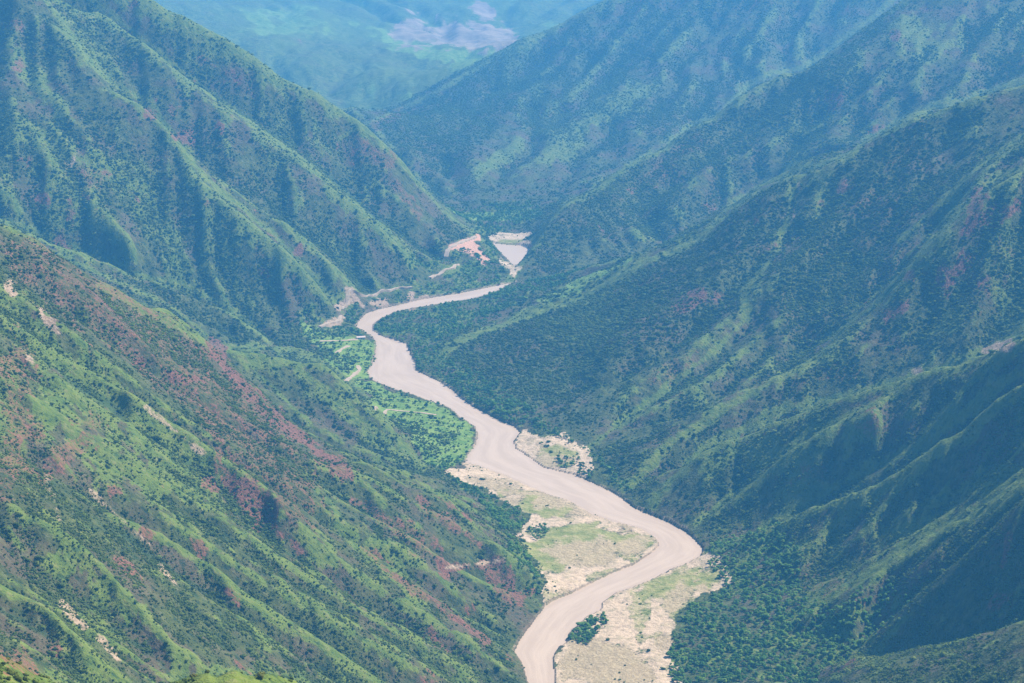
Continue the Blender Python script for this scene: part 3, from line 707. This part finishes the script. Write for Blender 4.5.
roads = [
 road([(446,257),(447,250),(453,246),(460,243),(468,240),(477,237.5)], 7, 'dirt road curving up along the red scar by the far bend'),
 road([(430,278),(436,275),(442,272),(453,269),(459,264)], 6, 'short pale track on the wooded foot of the left mountain'),
 road([(337,308),(348,302),(348,294),(352,290),(361,296),(376,294),(399,288),(412,288)], 5.5, 'pale dirt road along the left bank above the upper river bend'),
 road([(320,327),(329,323),(339,322),(341,316)], 6, 'pale track climbing at the foot of the left mountain'),
 road([(320,341),(335,341),(348,340.5),(358,339)], 7, 'straight pale road ending at the small building by the river'),
 road([(337,353),(341,349),(348,346)], 6, 'short pale farm track below the small building'),
 road([(345,381),(352,376),(360,370),(358,366)], 6, 'curved pale farm track beside the green field'),
 road([(372,408),(387,409.5),(403,411),(420,413),(437,415)], 4, 'thin pale path crossing the green fields', 2700, 3200),
]
roadmask = np.zeros(ZF.shape, bool)
for c_ in roads:
    ii_ = np.rint((c_[:, 0] / c_[:, 1] - us[0]) / DU).astype(int); jj_ = np.rint(np.interp(np.log(c_[:, 1]), vs, np.arange(NV))).astype(int)
    for dj in (-2, -1, 0, 1):
        for di in (-2, -1, 0, 1, 2): roadmask[np.clip(jj_ + dj, 0, NV - 1), np.clip(ii_ + di, 0, NU - 1)] = True

bx_, by_ = pick_world(361, 338.5, 3000, 3600)
roadmask |= (np.abs(XG - bx_) < 14) & (YG - by_ > -26) & (YG - by_ < 10)
# ------------------------------------------------------------------ plants: prototypes
def clump_faces(r, centre, rad, n, size, squash=.8, low=-.15):
    """leaf sprays: small bent quads spread through an uneven dome"""
    co, fc, nr = [], [], []
    for _ in range(n):
        while True:
            d = r.standard_normal(3); d /= np.linalg.norm(d)
            if d[2] > low: break
        q = rad * (.62 + .42 * r.random()) * d * (1, 1, squash) + centre
        nrm_ = d * 1.2 + r.standard_normal(3) * .45; nrm_ /= np.linalg.norm(nrm_)
        t_ = np.cross(nrm_, r.standard_normal(3)); t_ /= np.linalg.norm(t_); b_ = np.cross(nrm_, t_)
        s_ = size * (.6 + .8 * r.random()); k0 = len(co)
        for a_, c_ in ((-1, -.6), (1, -.8), (.8, .9), (-.9, .7)):
            co.append(q + t_ * a_ * s_ + b_ * c_ * s_ + nrm_ * (.25 * s_ * (r.random() - .5))); nr.append(d + nrm_ * .35)
        fc.append((k0, k0 + 1, k0 + 2, k0 + 3))
    return co, fc, nr
def core(r, centre, rad, squash):
    import bmesh
    bm = bmesh.new(); bmesh.ops.create_icosphere(bm, subdivisions=1, radius=1)
    nr = [np.array(v.co) for v in bm.verts]
    co = [np.array(v.co) * rad * (.75 + .35 * r.random()) * (1, 1, squash) + centre for v in bm.verts]; fc = [tuple(v.index for v in f.verts) for f in bm.faces]; bm.free()
    return co, fc, nr
def join(parts):
    V, Fc, Nr = [], [], []
    for co, fc, nr in parts:
        k0 = len(V); V += list(co); Fc += [tuple(i_ + k0 for i_ in f) for f in fc]; Nr += list(nr)
    return V, Fc, Nr
def plant_mesh(name, shape, mats, mat_idx=None):
    V, Fc, Nr = shape
    me = raw_mesh(name, V, Fc, mats, True, mat_idx)
    c0 = np.mean(np.array(V), 0) * (1, 1, .6)
    n_ = np.array(Nr, float); n_ /= np.linalg.norm(n_, axis=1, keepdims=True) + 1e-9
    w_ = np.array(V) - c0; w_ /= np.linalg.norm(w_, axis=1, keepdims=True) + 1e-9
    n_ = n_ * .55 + w_ * .45; n_ /= np.linalg.norm(n_, axis=1, keepdims=True) + 1e-9
    me.normals_split_custom_set_from_vertices([tuple(x) for x in n_]); return me
def shrub_shape(seed):                                  # unit bush: radius about 1, height about 1.3
    r = np.random.default_rng(seed); parts = []
    for k_ in range(r.integers(3, 5)):
        a_ = r.random() * 6.28; q = np.array([math.cos(a_) * .45, math.sin(a_) * .45, .35 + .3 * r.random()]) * (1 if k_ else .3)
        q[2] = max(q[2], .4); rd = .5 + .25 * r.random()
        parts.append(core(r, q, rd * .8, .85)); parts.append(clump_faces(r, q, rd, 26, .2, .9))
    return join(parts)
def tube(path, radii, sides=6):
    co, fc, nr = [], [], []
    for p_, rd in zip(path, radii):
        for k_ in range(sides):
            a_ = 6.283 * k_ / sides; co.append(np.array(p_) + (math.cos(a_) * rd, math.sin(a_) * rd, 0)); nr.append(np.array((math.cos(a_), math.sin(a_), .1)))
    for i_ in range(len(path) - 1):
        for k_ in range(sides): fc.append((i_ * sides + k_, i_ * sides + (k_ + 1) % sides, (i_ + 1) * sides + (k_ + 1) % sides, (i_ + 1) * sides + k_))
    return co, fc, nr
def tree_shape(seed):                                   # height about 7 m, crown about 6 m across
    r = np.random.default_rng(seed); crown = []; wood = []
    bend = r.standard_normal(2) * .3; h = 3.0 + r.random()
    wood.append(tube([(0, 0, -.6), (bend[0] * .3, bend[1] * .3, h * .45), (bend[0], bend[1], h), (bend[0] * 1.3, bend[1] * 1.3, h + 1.6)], [.30, .22, .16, .05]))
    for k_ in range(r.integers(6, 9)):
        a_ = k_ * 2.4 + r.random(); d_ = (.5 + 1.4 * r.random()) * (1 if k_ else .2)
        q = np.array([bend[0] + math.cos(a_) * d_, bend[1] + math.sin(a_) * d_, h + (r.random() - .25) * 2.0 + (1.2 if not k_ else 0)])
        wood.append(tube([(bend[0] * .8, bend[1] * .8, h * .8), tuple(q * .6 + np.array([bend[0], bend[1], h]) * .4 - (0, 0, .2)), tuple(q)], [.12, .08, .03], 4))
        rd = 1.0 + .55 * r.random()
        crown.append(core(r, q, rd * .72, .8)); crown.append(clump_faces(r, q, rd, 34, .34, .85, -.5))
    return join(crown), join(wood)
SH = [shrub_shape(40 + k_) for k_ in range(6)]
TR = [tree_shape(60 + k_) for k_ in range(5)]

def proto_collection(name, meshes):
    c_ = bpy.data.collections.new(name)
    for k_, me in enumerate(meshes):
        o = bpy.data.objects.new('%s_%02d' % (name, k_), me); c_.objects.link(o)
    return c_
PC_SHRUB = proto_collection('bush_shape', [plant_mesh('bush_shape', q_, [M_SHRUB]) for q_ in SH])
tm = []
for cr_, wd_ in TR:
    tm.append(plant_mesh('tree_shape', join([cr_, wd_]), [M_TREE, M_BARK], [0] * len(cr_[1]) + [1] * len(wd_[1])))
PC_TREE = proto_collection('tree_shape', tm)

def scatter(name, P, scl, tint, protos, nproto, label, zs=.9):
    n_ = len(P); me = bpy.data.meshes.new(name); me.vertices.add(n_); me.vertices.foreach_set('co', P.astype(np.float32).ravel())
    def put(nm, typ, arr, key='value'):
        a_ = me.attributes.new(nm, typ, 'POINT'); a_.data.foreach_set(key, arr)
    put('rot', 'FLOAT_VECTOR', np.column_stack([rng.normal(0, .12, n_), rng.normal(0, .12, n_), rng.random(n_) * 6.283]).astype(np.float32).ravel(), 'vector')
    put('scl', 'FLOAT_VECTOR', np.column_stack([scl * rng.uniform(.8, 1.25, n_), scl * rng.uniform(.8, 1.25, n_), scl * zs * rng.uniform(.7, 1.15, n_)]).astype(np.float32).ravel(), 'vector')
    put('variant', 'INT', rng.integers(0, nproto, n_).astype(np.int32)); put('tint', 'FLOAT', tint.astype(np.float32))
    me.update()
    ng = bpy.data.node_groups.new(name, 'GeometryNodeTree')
    ng.interface.new_socket('Geometry', in_out='INPUT', socket_type='NodeSocketGeometry'); ng.interface.new_socket('Geometry', in_out='OUTPUT', socket_type='NodeSocketGeometry')
    gi = ng.nodes.new('NodeGroupInput'); go = ng.nodes.new('NodeGroupOutput'); ip = ng.nodes.new('GeometryNodeInstanceOnPoints')
    ci = ng.nodes.new('GeometryNodeCollectionInfo'); ci.inputs['Collection'].default_value = protos; ci.inputs['Separate Children'].default_value = True; ci.inputs['Reset Children'].default_value = True
    def na(nm, typ):
        a_ = ng.nodes.new('GeometryNodeInputNamedAttribute'); a_.data_type = typ; a_.inputs['Name'].default_value = nm; return a_.outputs['Attribute']
    L = ng.links.new
    L(gi.outputs[0], ip.inputs['Points']); L(ci.outputs[0], ip.inputs['Instance']); ip.inputs['Pick Instance'].default_value = True
    L(na('variant', 'INT'), ip.inputs['Instance Index']); L(na('rot', 'FLOAT_VECTOR'), ip.inputs['Rotation']); L(na('scl', 'FLOAT_VECTOR'), ip.inputs['Scale'])
    L(ip.outputs[0], go.inputs[0])
    o = link(name, me, kind='stuff', label=label)
    md_ = o.modifiers.new('scatter', 'NODES'); md_.node_group = ng
    return o

# ------------------------------------------------------------------ plants: where they grow
# hedges and rows of trees between the fields
row = (np.abs(((YG + .25 * XG + 6 * N1) / 42) % 1 - .5) < .12) * field * (ZF < 25)
cell_w = YY * DU; cell_h = YY * np.gradient(vs)
cell_area = (cell_w * cell_h)[:, None] * np.ones((1, NU))
FRAME = (PX > -160) & (PX < 1184) & (PY > -60) & (PY < 760)
ok_ = VIS & FRAME & ~roadmask & ~wet
print('grid', NU, NV)

def sample(dens):                                      # dens: plants per square metre
    lam = np.where(ok_, dens * cell_area, 0)[:-1, :-1]
    n_ = rng.poisson(lam); j_, i_ = np.nonzero(n_); c_ = n_[j_, i_]; j_ = np.repeat(j_, c_); i_ = np.repeat(i_, c_)
    tj, ti = rng.random(len(j_)), rng.random(len(j_))
    y_ = YY[j_] * (1 - tj) + YY[j_ + 1] * tj; x_ = (us[i_] + ti * DU) * y_
    return np.column_stack([x_, y_, height(x_, y_)]), j_, i_

clumpy = np.clip(.62 + .6 * N1 + .38 * N2, .08, 1.9)
dist_f = np.clip(2000 / YG, .35, 1.3)
form = (1 + 1.1 * sstep(.2, -1.0, conv)) * (1 - .55 * sstep(.3, 1.4, conv))
hd = hillm * (1 - wood) * np.where(flank_shade > .3, np.clip(clumpy, .55, 1.4), clumpy) * form * (1 - .66 * np.clip(grass, 0, 1)) * (1 - .8 * crest) * (1 - .6 * np.clip(rock, 0, 1)) * (1 - np.clip(sand + scar + .8 * pale, 0, 1)) * (1 + 1.0 * gully) * (1 - far)
dens = hd * .21 * dist_f ** 1.1
P, j_, i_ = sample(dens)
sc_ = np.exp(rng.normal(-.06, .46, len(P))) * np.clip(P[:, 1] / 2300, .72, 1.45) * (1 + .35 * gully[j_, i_])
sc_ = np.minimum(sc_, 4.2)
tint = np.clip(.30 + .16 * N2[j_, i_] + .12 * N4[j_, i_] + rng.normal(0, .16, len(P)) + .12 * grass[j_, i_], 0, 1)
# floor: scattered bushes on the bars and meadows
fd = (1 - hillm) * (1 - wood) * (.0022 * bar * np.clip(.4 + N1, 0, 2) + .006 * field + .012 * (1 - bar) * (1 - field))
P2, j2, i2 = sample(fd)
sc2 = np.exp(rng.normal(.15, .4, len(P2))); t2 = np.clip(.45 + rng.normal(0, .22, len(P2)), 0, 1)
P = np.vstack([P, P2]); sc_ = np.r_[sc_, sc2]; tint = np.r_[tint, t2]
px_, py_ = project(P[:, 0], P[:, 1], P[:, 2] + sc_ * .5)
depth_ = P[:, 1] * CT + (HC - P[:, 2]) * ST
jj_ = np.clip(np.rint(np.interp(np.log(P[:, 1]), vs, np.arange(NV))).astype(int), 0, NV - 1); ii_ = np.clip(np.rint((P[:, 0] / P[:, 1] - us[0]) / DU).astype(int), 0, NU - 1)
inview = (px_ > 4) & (px_ < 1020) & (py_ > 4) & (py_ < 679) & (elev[jj_, ii_] >= run[jj_, ii_] - 1.0 / YG[jj_, ii_])
app = np.where(inview, sc_ / depth_, 0)
pickd = np.argsort(-app)[:300]
keep = np.ones(len(P), bool); keep[pickd] = False
print('SHRUBS', len(P), flush=True)
scatter('scrub', P[keep], sc_[keep], tint[keep], PC_SHRUB, len(SH), 'dark green scrub bushes covering the hillsides')

bush_me = [plant_mesh('bush', q_, [M_BUSH1]) for q_ in SH]
ledge_me = [plant_mesh('bush', q_, [M_LEDGE]) for q_ in SH]
def place(proto, loc, s_, label, cat, group):
    o = proto.copy(); C.objects.link(o); o.location = loc; o.scale = (s_ * random.uniform(.85, 1.2), s_ * random.uniform(.85, 1.2), s_ * random.uniform(.75, 1.1)); o.rotation_euler = (random.gauss(0, .08), random.gauss(0, .08), random.random() * 6.28)
    o['label'] = label; o['category'] = cat; o['group'] = group
    return o
bush_proto = [bpy.data.objects.new('bush', me) for me in bush_me]; ledge_proto = [bpy.data.objects.new('bush', me) for me in ledge_me]
for k_ in pickd:
    x_, y_, z_ = P[k_]; nearl = y_ < 1000
    if nearl: lab, gp = 'yellow green bush on the bright ledge at the bottom left edge', 'bushes on the nearest ledge'
    elif x_ < 20 * y_ / 2000 and px_[k_] < 545: lab, gp = 'green bush among others on the near left hillside', 'bushes on the near left hillside'
    elif z_ < 12: lab, gp = 'low green bush growing on the sandy river flat', 'bushes on the river flat'
    else: lab, gp = 'dark green bush among others on the right hand slopes', 'bushes on the right hand slopes'
    place((ledge_proto if nearl else bush_proto)[k_ % 6], (x_, y_, z_ - .15), sc_[k_], lab, 'bush', gp)

td = 1.15 * wood * (1 - .35 * (YG > 3000) * (XG < -60)) * (.052 + .07 * zone(WOODS[3], 2)) * np.clip(.75 + .35 * N1, .3, 1.4) * np.clip(2300 / YG, .5, 1.1) + row * .012 + .0007 * field
T, j_, i_ = sample(td)
ts = np.exp(rng.normal(-.28, .26, len(T))) * np.where(T[:, 1] > 2800, 1.15, 1)
tt = np.clip(.42 + .18 * N2[j_, i_] + rng.normal(0, .22, len(T)) - .1 * (T[:, 1] > 2600), 0, 1)
px_, py_ = project(T[:, 0], T[:, 1], T[:, 2] + 4 * ts); depth_ = T[:, 1] * CT + (HC - T[:, 2]) * ST
jj_ = np.clip(np.rint(np.interp(np.log(T[:, 1]), vs, np.arange(NV))).astype(int), 0, NV - 1); ii_ = np.clip(np.rint((T[:, 0] / T[:, 1] - us[0]) / DU).astype(int), 0, NU - 1)
inview = (px_ > 4) & (px_ < 1020) & (py_ > 4) & (py_ < 680) & (elev[jj_, ii_] >= run[jj_, ii_] - 2.0 / YG[jj_, ii_])
pickd = np.argsort(-np.where(inview, ts / depth_, 0))[:300]
keep = np.ones(len(T), bool); keep[pickd] = False
print('trees', len(T))
scatter('woodland', T[keep], ts[keep], tt[keep], PC_TREE, len(TR), 'green riverside woodland and field hedges on the valley floor', .72)
crown_me = [plant_mesh('crown', c_, [M_TREE1]) for c_, w_ in TR]; trunk_me = [raw_mesh('trunk', w_[0], w_[1], [M_BARK], True) for c_, w_ in TR]
crown_p = [bpy.data.objects.new('crown', m_) for m_ in crown_me]; trunk_p = [bpy.data.objects.new('trunk', m_) for m_ in trunk_me]
tree_root = bpy.data.objects.new('tree', None)
isl = ground_poly(WOODS[3], 2)
for k_ in pickd:
    x_, y_, z_ = T[k_]; r_ = tree_root.copy(); C.objects.link(r_); r_.empty_display_size = .5
    r_.location = (x_, y_, z_ - .1); s_ = ts[k_]; r_.scale = (s_ * random.uniform(.85, 1.2), s_ * random.uniform(.85, 1.2), s_ * random.uniform(.6, .85)); r_.rotation_euler = (0, 0, random.random() * 6.28)
    if inside(isl, np.array([x_]), np.array([y_]))[0] or (px_[k_] < 612 and px_[k_] > 556): lab, gp = 'dark green tree in the small clump between the river and the bright sand', 'trees of the clump by the sand'
    elif px_[k_] < 556: lab, gp = 'green tree in the thicket between the near hill and the sandbar', 'trees of the thicket behind the near hill'
    else: lab, gp = 'leafy green tree in the dense grove at the lower right, beside the pale sand', 'trees of the lower right grove'
    r_['label'] = lab; r_['category'] = 'tree'; r_['group'] = gp
    v_ = int(rng.integers(0, 5))
    for pr_ in (crown_p[v_], trunk_p[v_]):
        c_ = pr_.copy(); C.objects.link(c_); c_.parent = r_

# ------------------------------------------------------------------ the cut earth bank by the thicket
def earth_bank():
    P_ = np.array([on(px, py, 1.5)[:2] for px, py in [(500,549),(506,546.5),(512,543),(518,540.5),(523,536)]])
    d_ = np.r_[0, np.cumsum(np.hypot(*np.diff(P_, axis=0).T))]; n_ = 60; t_ = np.linspace(0, d_[-1], n_); r = np.random.default_rng(5)
    c_ = np.stack([np.interp(t_, d_, P_[:, 0]), np.interp(t_, d_, P_[:, 1])], -1)
    wob = np.convolve(r.standard_normal(n_ + 4), np.ones(5) / 5, 'valid') * 1.1
    taper = np.sin(np.pi * np.clip(np.linspace(.08, .98, n_), 0, 1)) ** .5
    rows = []
    for dz, dy in ((-1.5, -1.0), (2.4, -.4), (6.6, .2), (7.4, 1.6), (6.8, 7), (-1.5, 13)):
        z_ = 1.2 + (dz if dz < 0 else dz * taper * (1 + .12 * np.convolve(r.standard_normal(n_ + 2), np.ones(3) / 3, 'valid')))
        rows.append(np.column_stack([c_[:, 0] - .35 * dy, c_[:, 1] + dy + wob + r.normal(0, .25, n_), np.ones(n_) * z_]))
    V = np.vstack(rows); fc = [(b_ * n_ + i_, b_ * n_ + i_ + 1, (b_ + 1) * n_ + i_ + 1, (b_ + 1) * n_ + i_) for b_ in range(5) for i_ in range(n_ - 1)]
    link('earth_bank', raw_mesh('earth_bank', V, fc, [plain('bank_earth', (.30, .20, .145), (.50, .37, .28), .45, .95, .6), M_GROUND], False, [0] * (3 * (n_ - 1)) + [0] * (2 * (n_ - 1))), kind='structure', label='short pale cut earth bank at the edge of the dark thicket')
earth_bank()

# ------------------------------------------------------------------ the small building at the end of the straight road
def box(x0, y0, z0, x1, y1, z1):
    return ([(x0,y0,z0),(x1,y0,z0),(x1,y1,z0),(x0,y1,z0),(x0,y0,z1),(x1,y0,z1),(x1,y1,z1),(x0,y1,z1)], [(0,3,2,1),(4,5,6,7),(0,1,5,4),(1,2,6,5),(2,3,7,6),(3,0,4,7)])
hx, hy = pick_world(361, 338.5, 3000, 3600); hz = float(height(hx, hy))
house = link('building', None, label='small pale building with a low pitched roof at the end of the straight road', category='building')
house.location = (hx, hy, hz); house.rotation_euler = (0, 0, .25)
Mw = plain('plaster', (.58, .50, .44), (.70, .62, .55), 1.2); Mr = plain('roof_sheet', (.48, .36, .31), (.62, .50, .44), .8); Md = plain('dark_opening', (.03, .028, .025), (.05, .045, .04), 1)
link('wall', raw_mesh('wall', *box(-7, -3.5, -1.5, 7, 3.5, 3.0), [Mw]), house)
rv = [(-8,-4.4,2.9),(8,-4.4,2.9),(8,4.4,2.9),(-8,4.4,2.9),(-8,0,5.0),(8,0,5.0),(-8,-4.4,3.15),(8,-4.4,3.15),(8,4.4,3.15),(-8,4.4,3.15)]
link('roof', raw_mesh('roof', rv, [(0,3,2,1),(6,7,5,4),(8,9,4,5),(0,1,7,6),(2,3,9,8),(0,6,4,9,3),(1,2,8,5,7)], [Mr]), house)
link('door', raw_mesh('door', *box(-.6, -3.56, 0, .6, -3.46, 2.1), [Md]), house)
for wx_ in (-4.2, 3.8): link('window', raw_mesh('window', *box(wx_ - .7, -3.56, 1.0, wx_ + .7, -3.46, 2.0), [Md]), house)

# ------------------------------------------------------------------ air
def haze():
    x_, y0, y1, z0, z1 = 5800, -120, 14000, -3.4, 832
    me = raw_mesh('haze', *box(-x_, y0, z0, x_, y1, z1), [])
    m, nt = mat('air'); k = NT(nt)
    v = k.n('ShaderNodeVolumePrincipled'); v.inputs['Color'].default_value = (*HAZE_COLOR, 1); v.inputs['Density'].default_value = HAZE_DENSITY; v.inputs['Anisotropy'].default_value = 0.0
    o = k.n('ShaderNodeOutputMaterial'); k.l(v.outputs[0], o.inputs['Volume'])
    me.materials.append(m); link('haze', me, kind='stuff', label='blue summer haze filling the valley')
HAZE_COLOR = (.10, .48, 1.0); HAZE_DENSITY = .88e-4
haze()

# ------------------------------------------------------------------ light and camera
SUN_AZ, SUN_EL = math.radians(56), math.radians(46)     # azimuth from the view direction towards the right
w = bpy.data.worlds.new('World'); S.world = w; w.use_nodes = True
wn = w.node_tree; bg = wn.nodes['Background']; sky = wn.nodes.new('ShaderNodeTexSky'); sky.sky_type = 'NISHITA'; sky.sun_disc = False
sky.sun_elevation = SUN_EL; sky.sun_rotation = SUN_AZ; sky.altitude = 1500; sky.dust_density = 1.5
wn.links.new(sky.outputs[0], bg.inputs[0]); bg.inputs[1].default_value = .085
ld = bpy.data.lights.new('sun', 'SUN'); ld.energy = 5.0; ld.angle = math.radians(.6); ld.color = (1, .93, .82)
lo = bpy.data.objects.new('sun', ld); C.objects.link(lo)
d = Vector((math.sin(SUN_AZ) * math.cos(SUN_EL), math.cos(SUN_AZ) * math.cos(SUN_EL), math.sin(SUN_EL)))
lo.rotation_euler = d.to_track_quat('Z', 'Y').to_euler()
cd = bpy.data.cameras.new('camera'); co = bpy.data.objects.new('camera', cd); C.objects.link(co); S.camera = co
co.location = (0, 0, HC); co.rotation_euler = (math.pi / 2 - TH, 0, 0); cd.sensor_width = 36; cd.lens = F * 36 / 1024; cd.clip_start = 1; cd.clip_end = 60000
S.view_settings.view_transform = 'Standard'; S.view_settings.look = 'None'; S.view_settings.exposure = 1.05; S.view_settings.gamma = 1
cy = S.cycles
cy.use_denoising = True; cy.max_bounces = 5; cy.diffuse_bounces = 2; cy.volume_bounces = 2; cy.transparent_max_bounces = 4; cy.glossy_bounces = 1; cy.caustics_reflective = False; cy.caustics_refractive = False
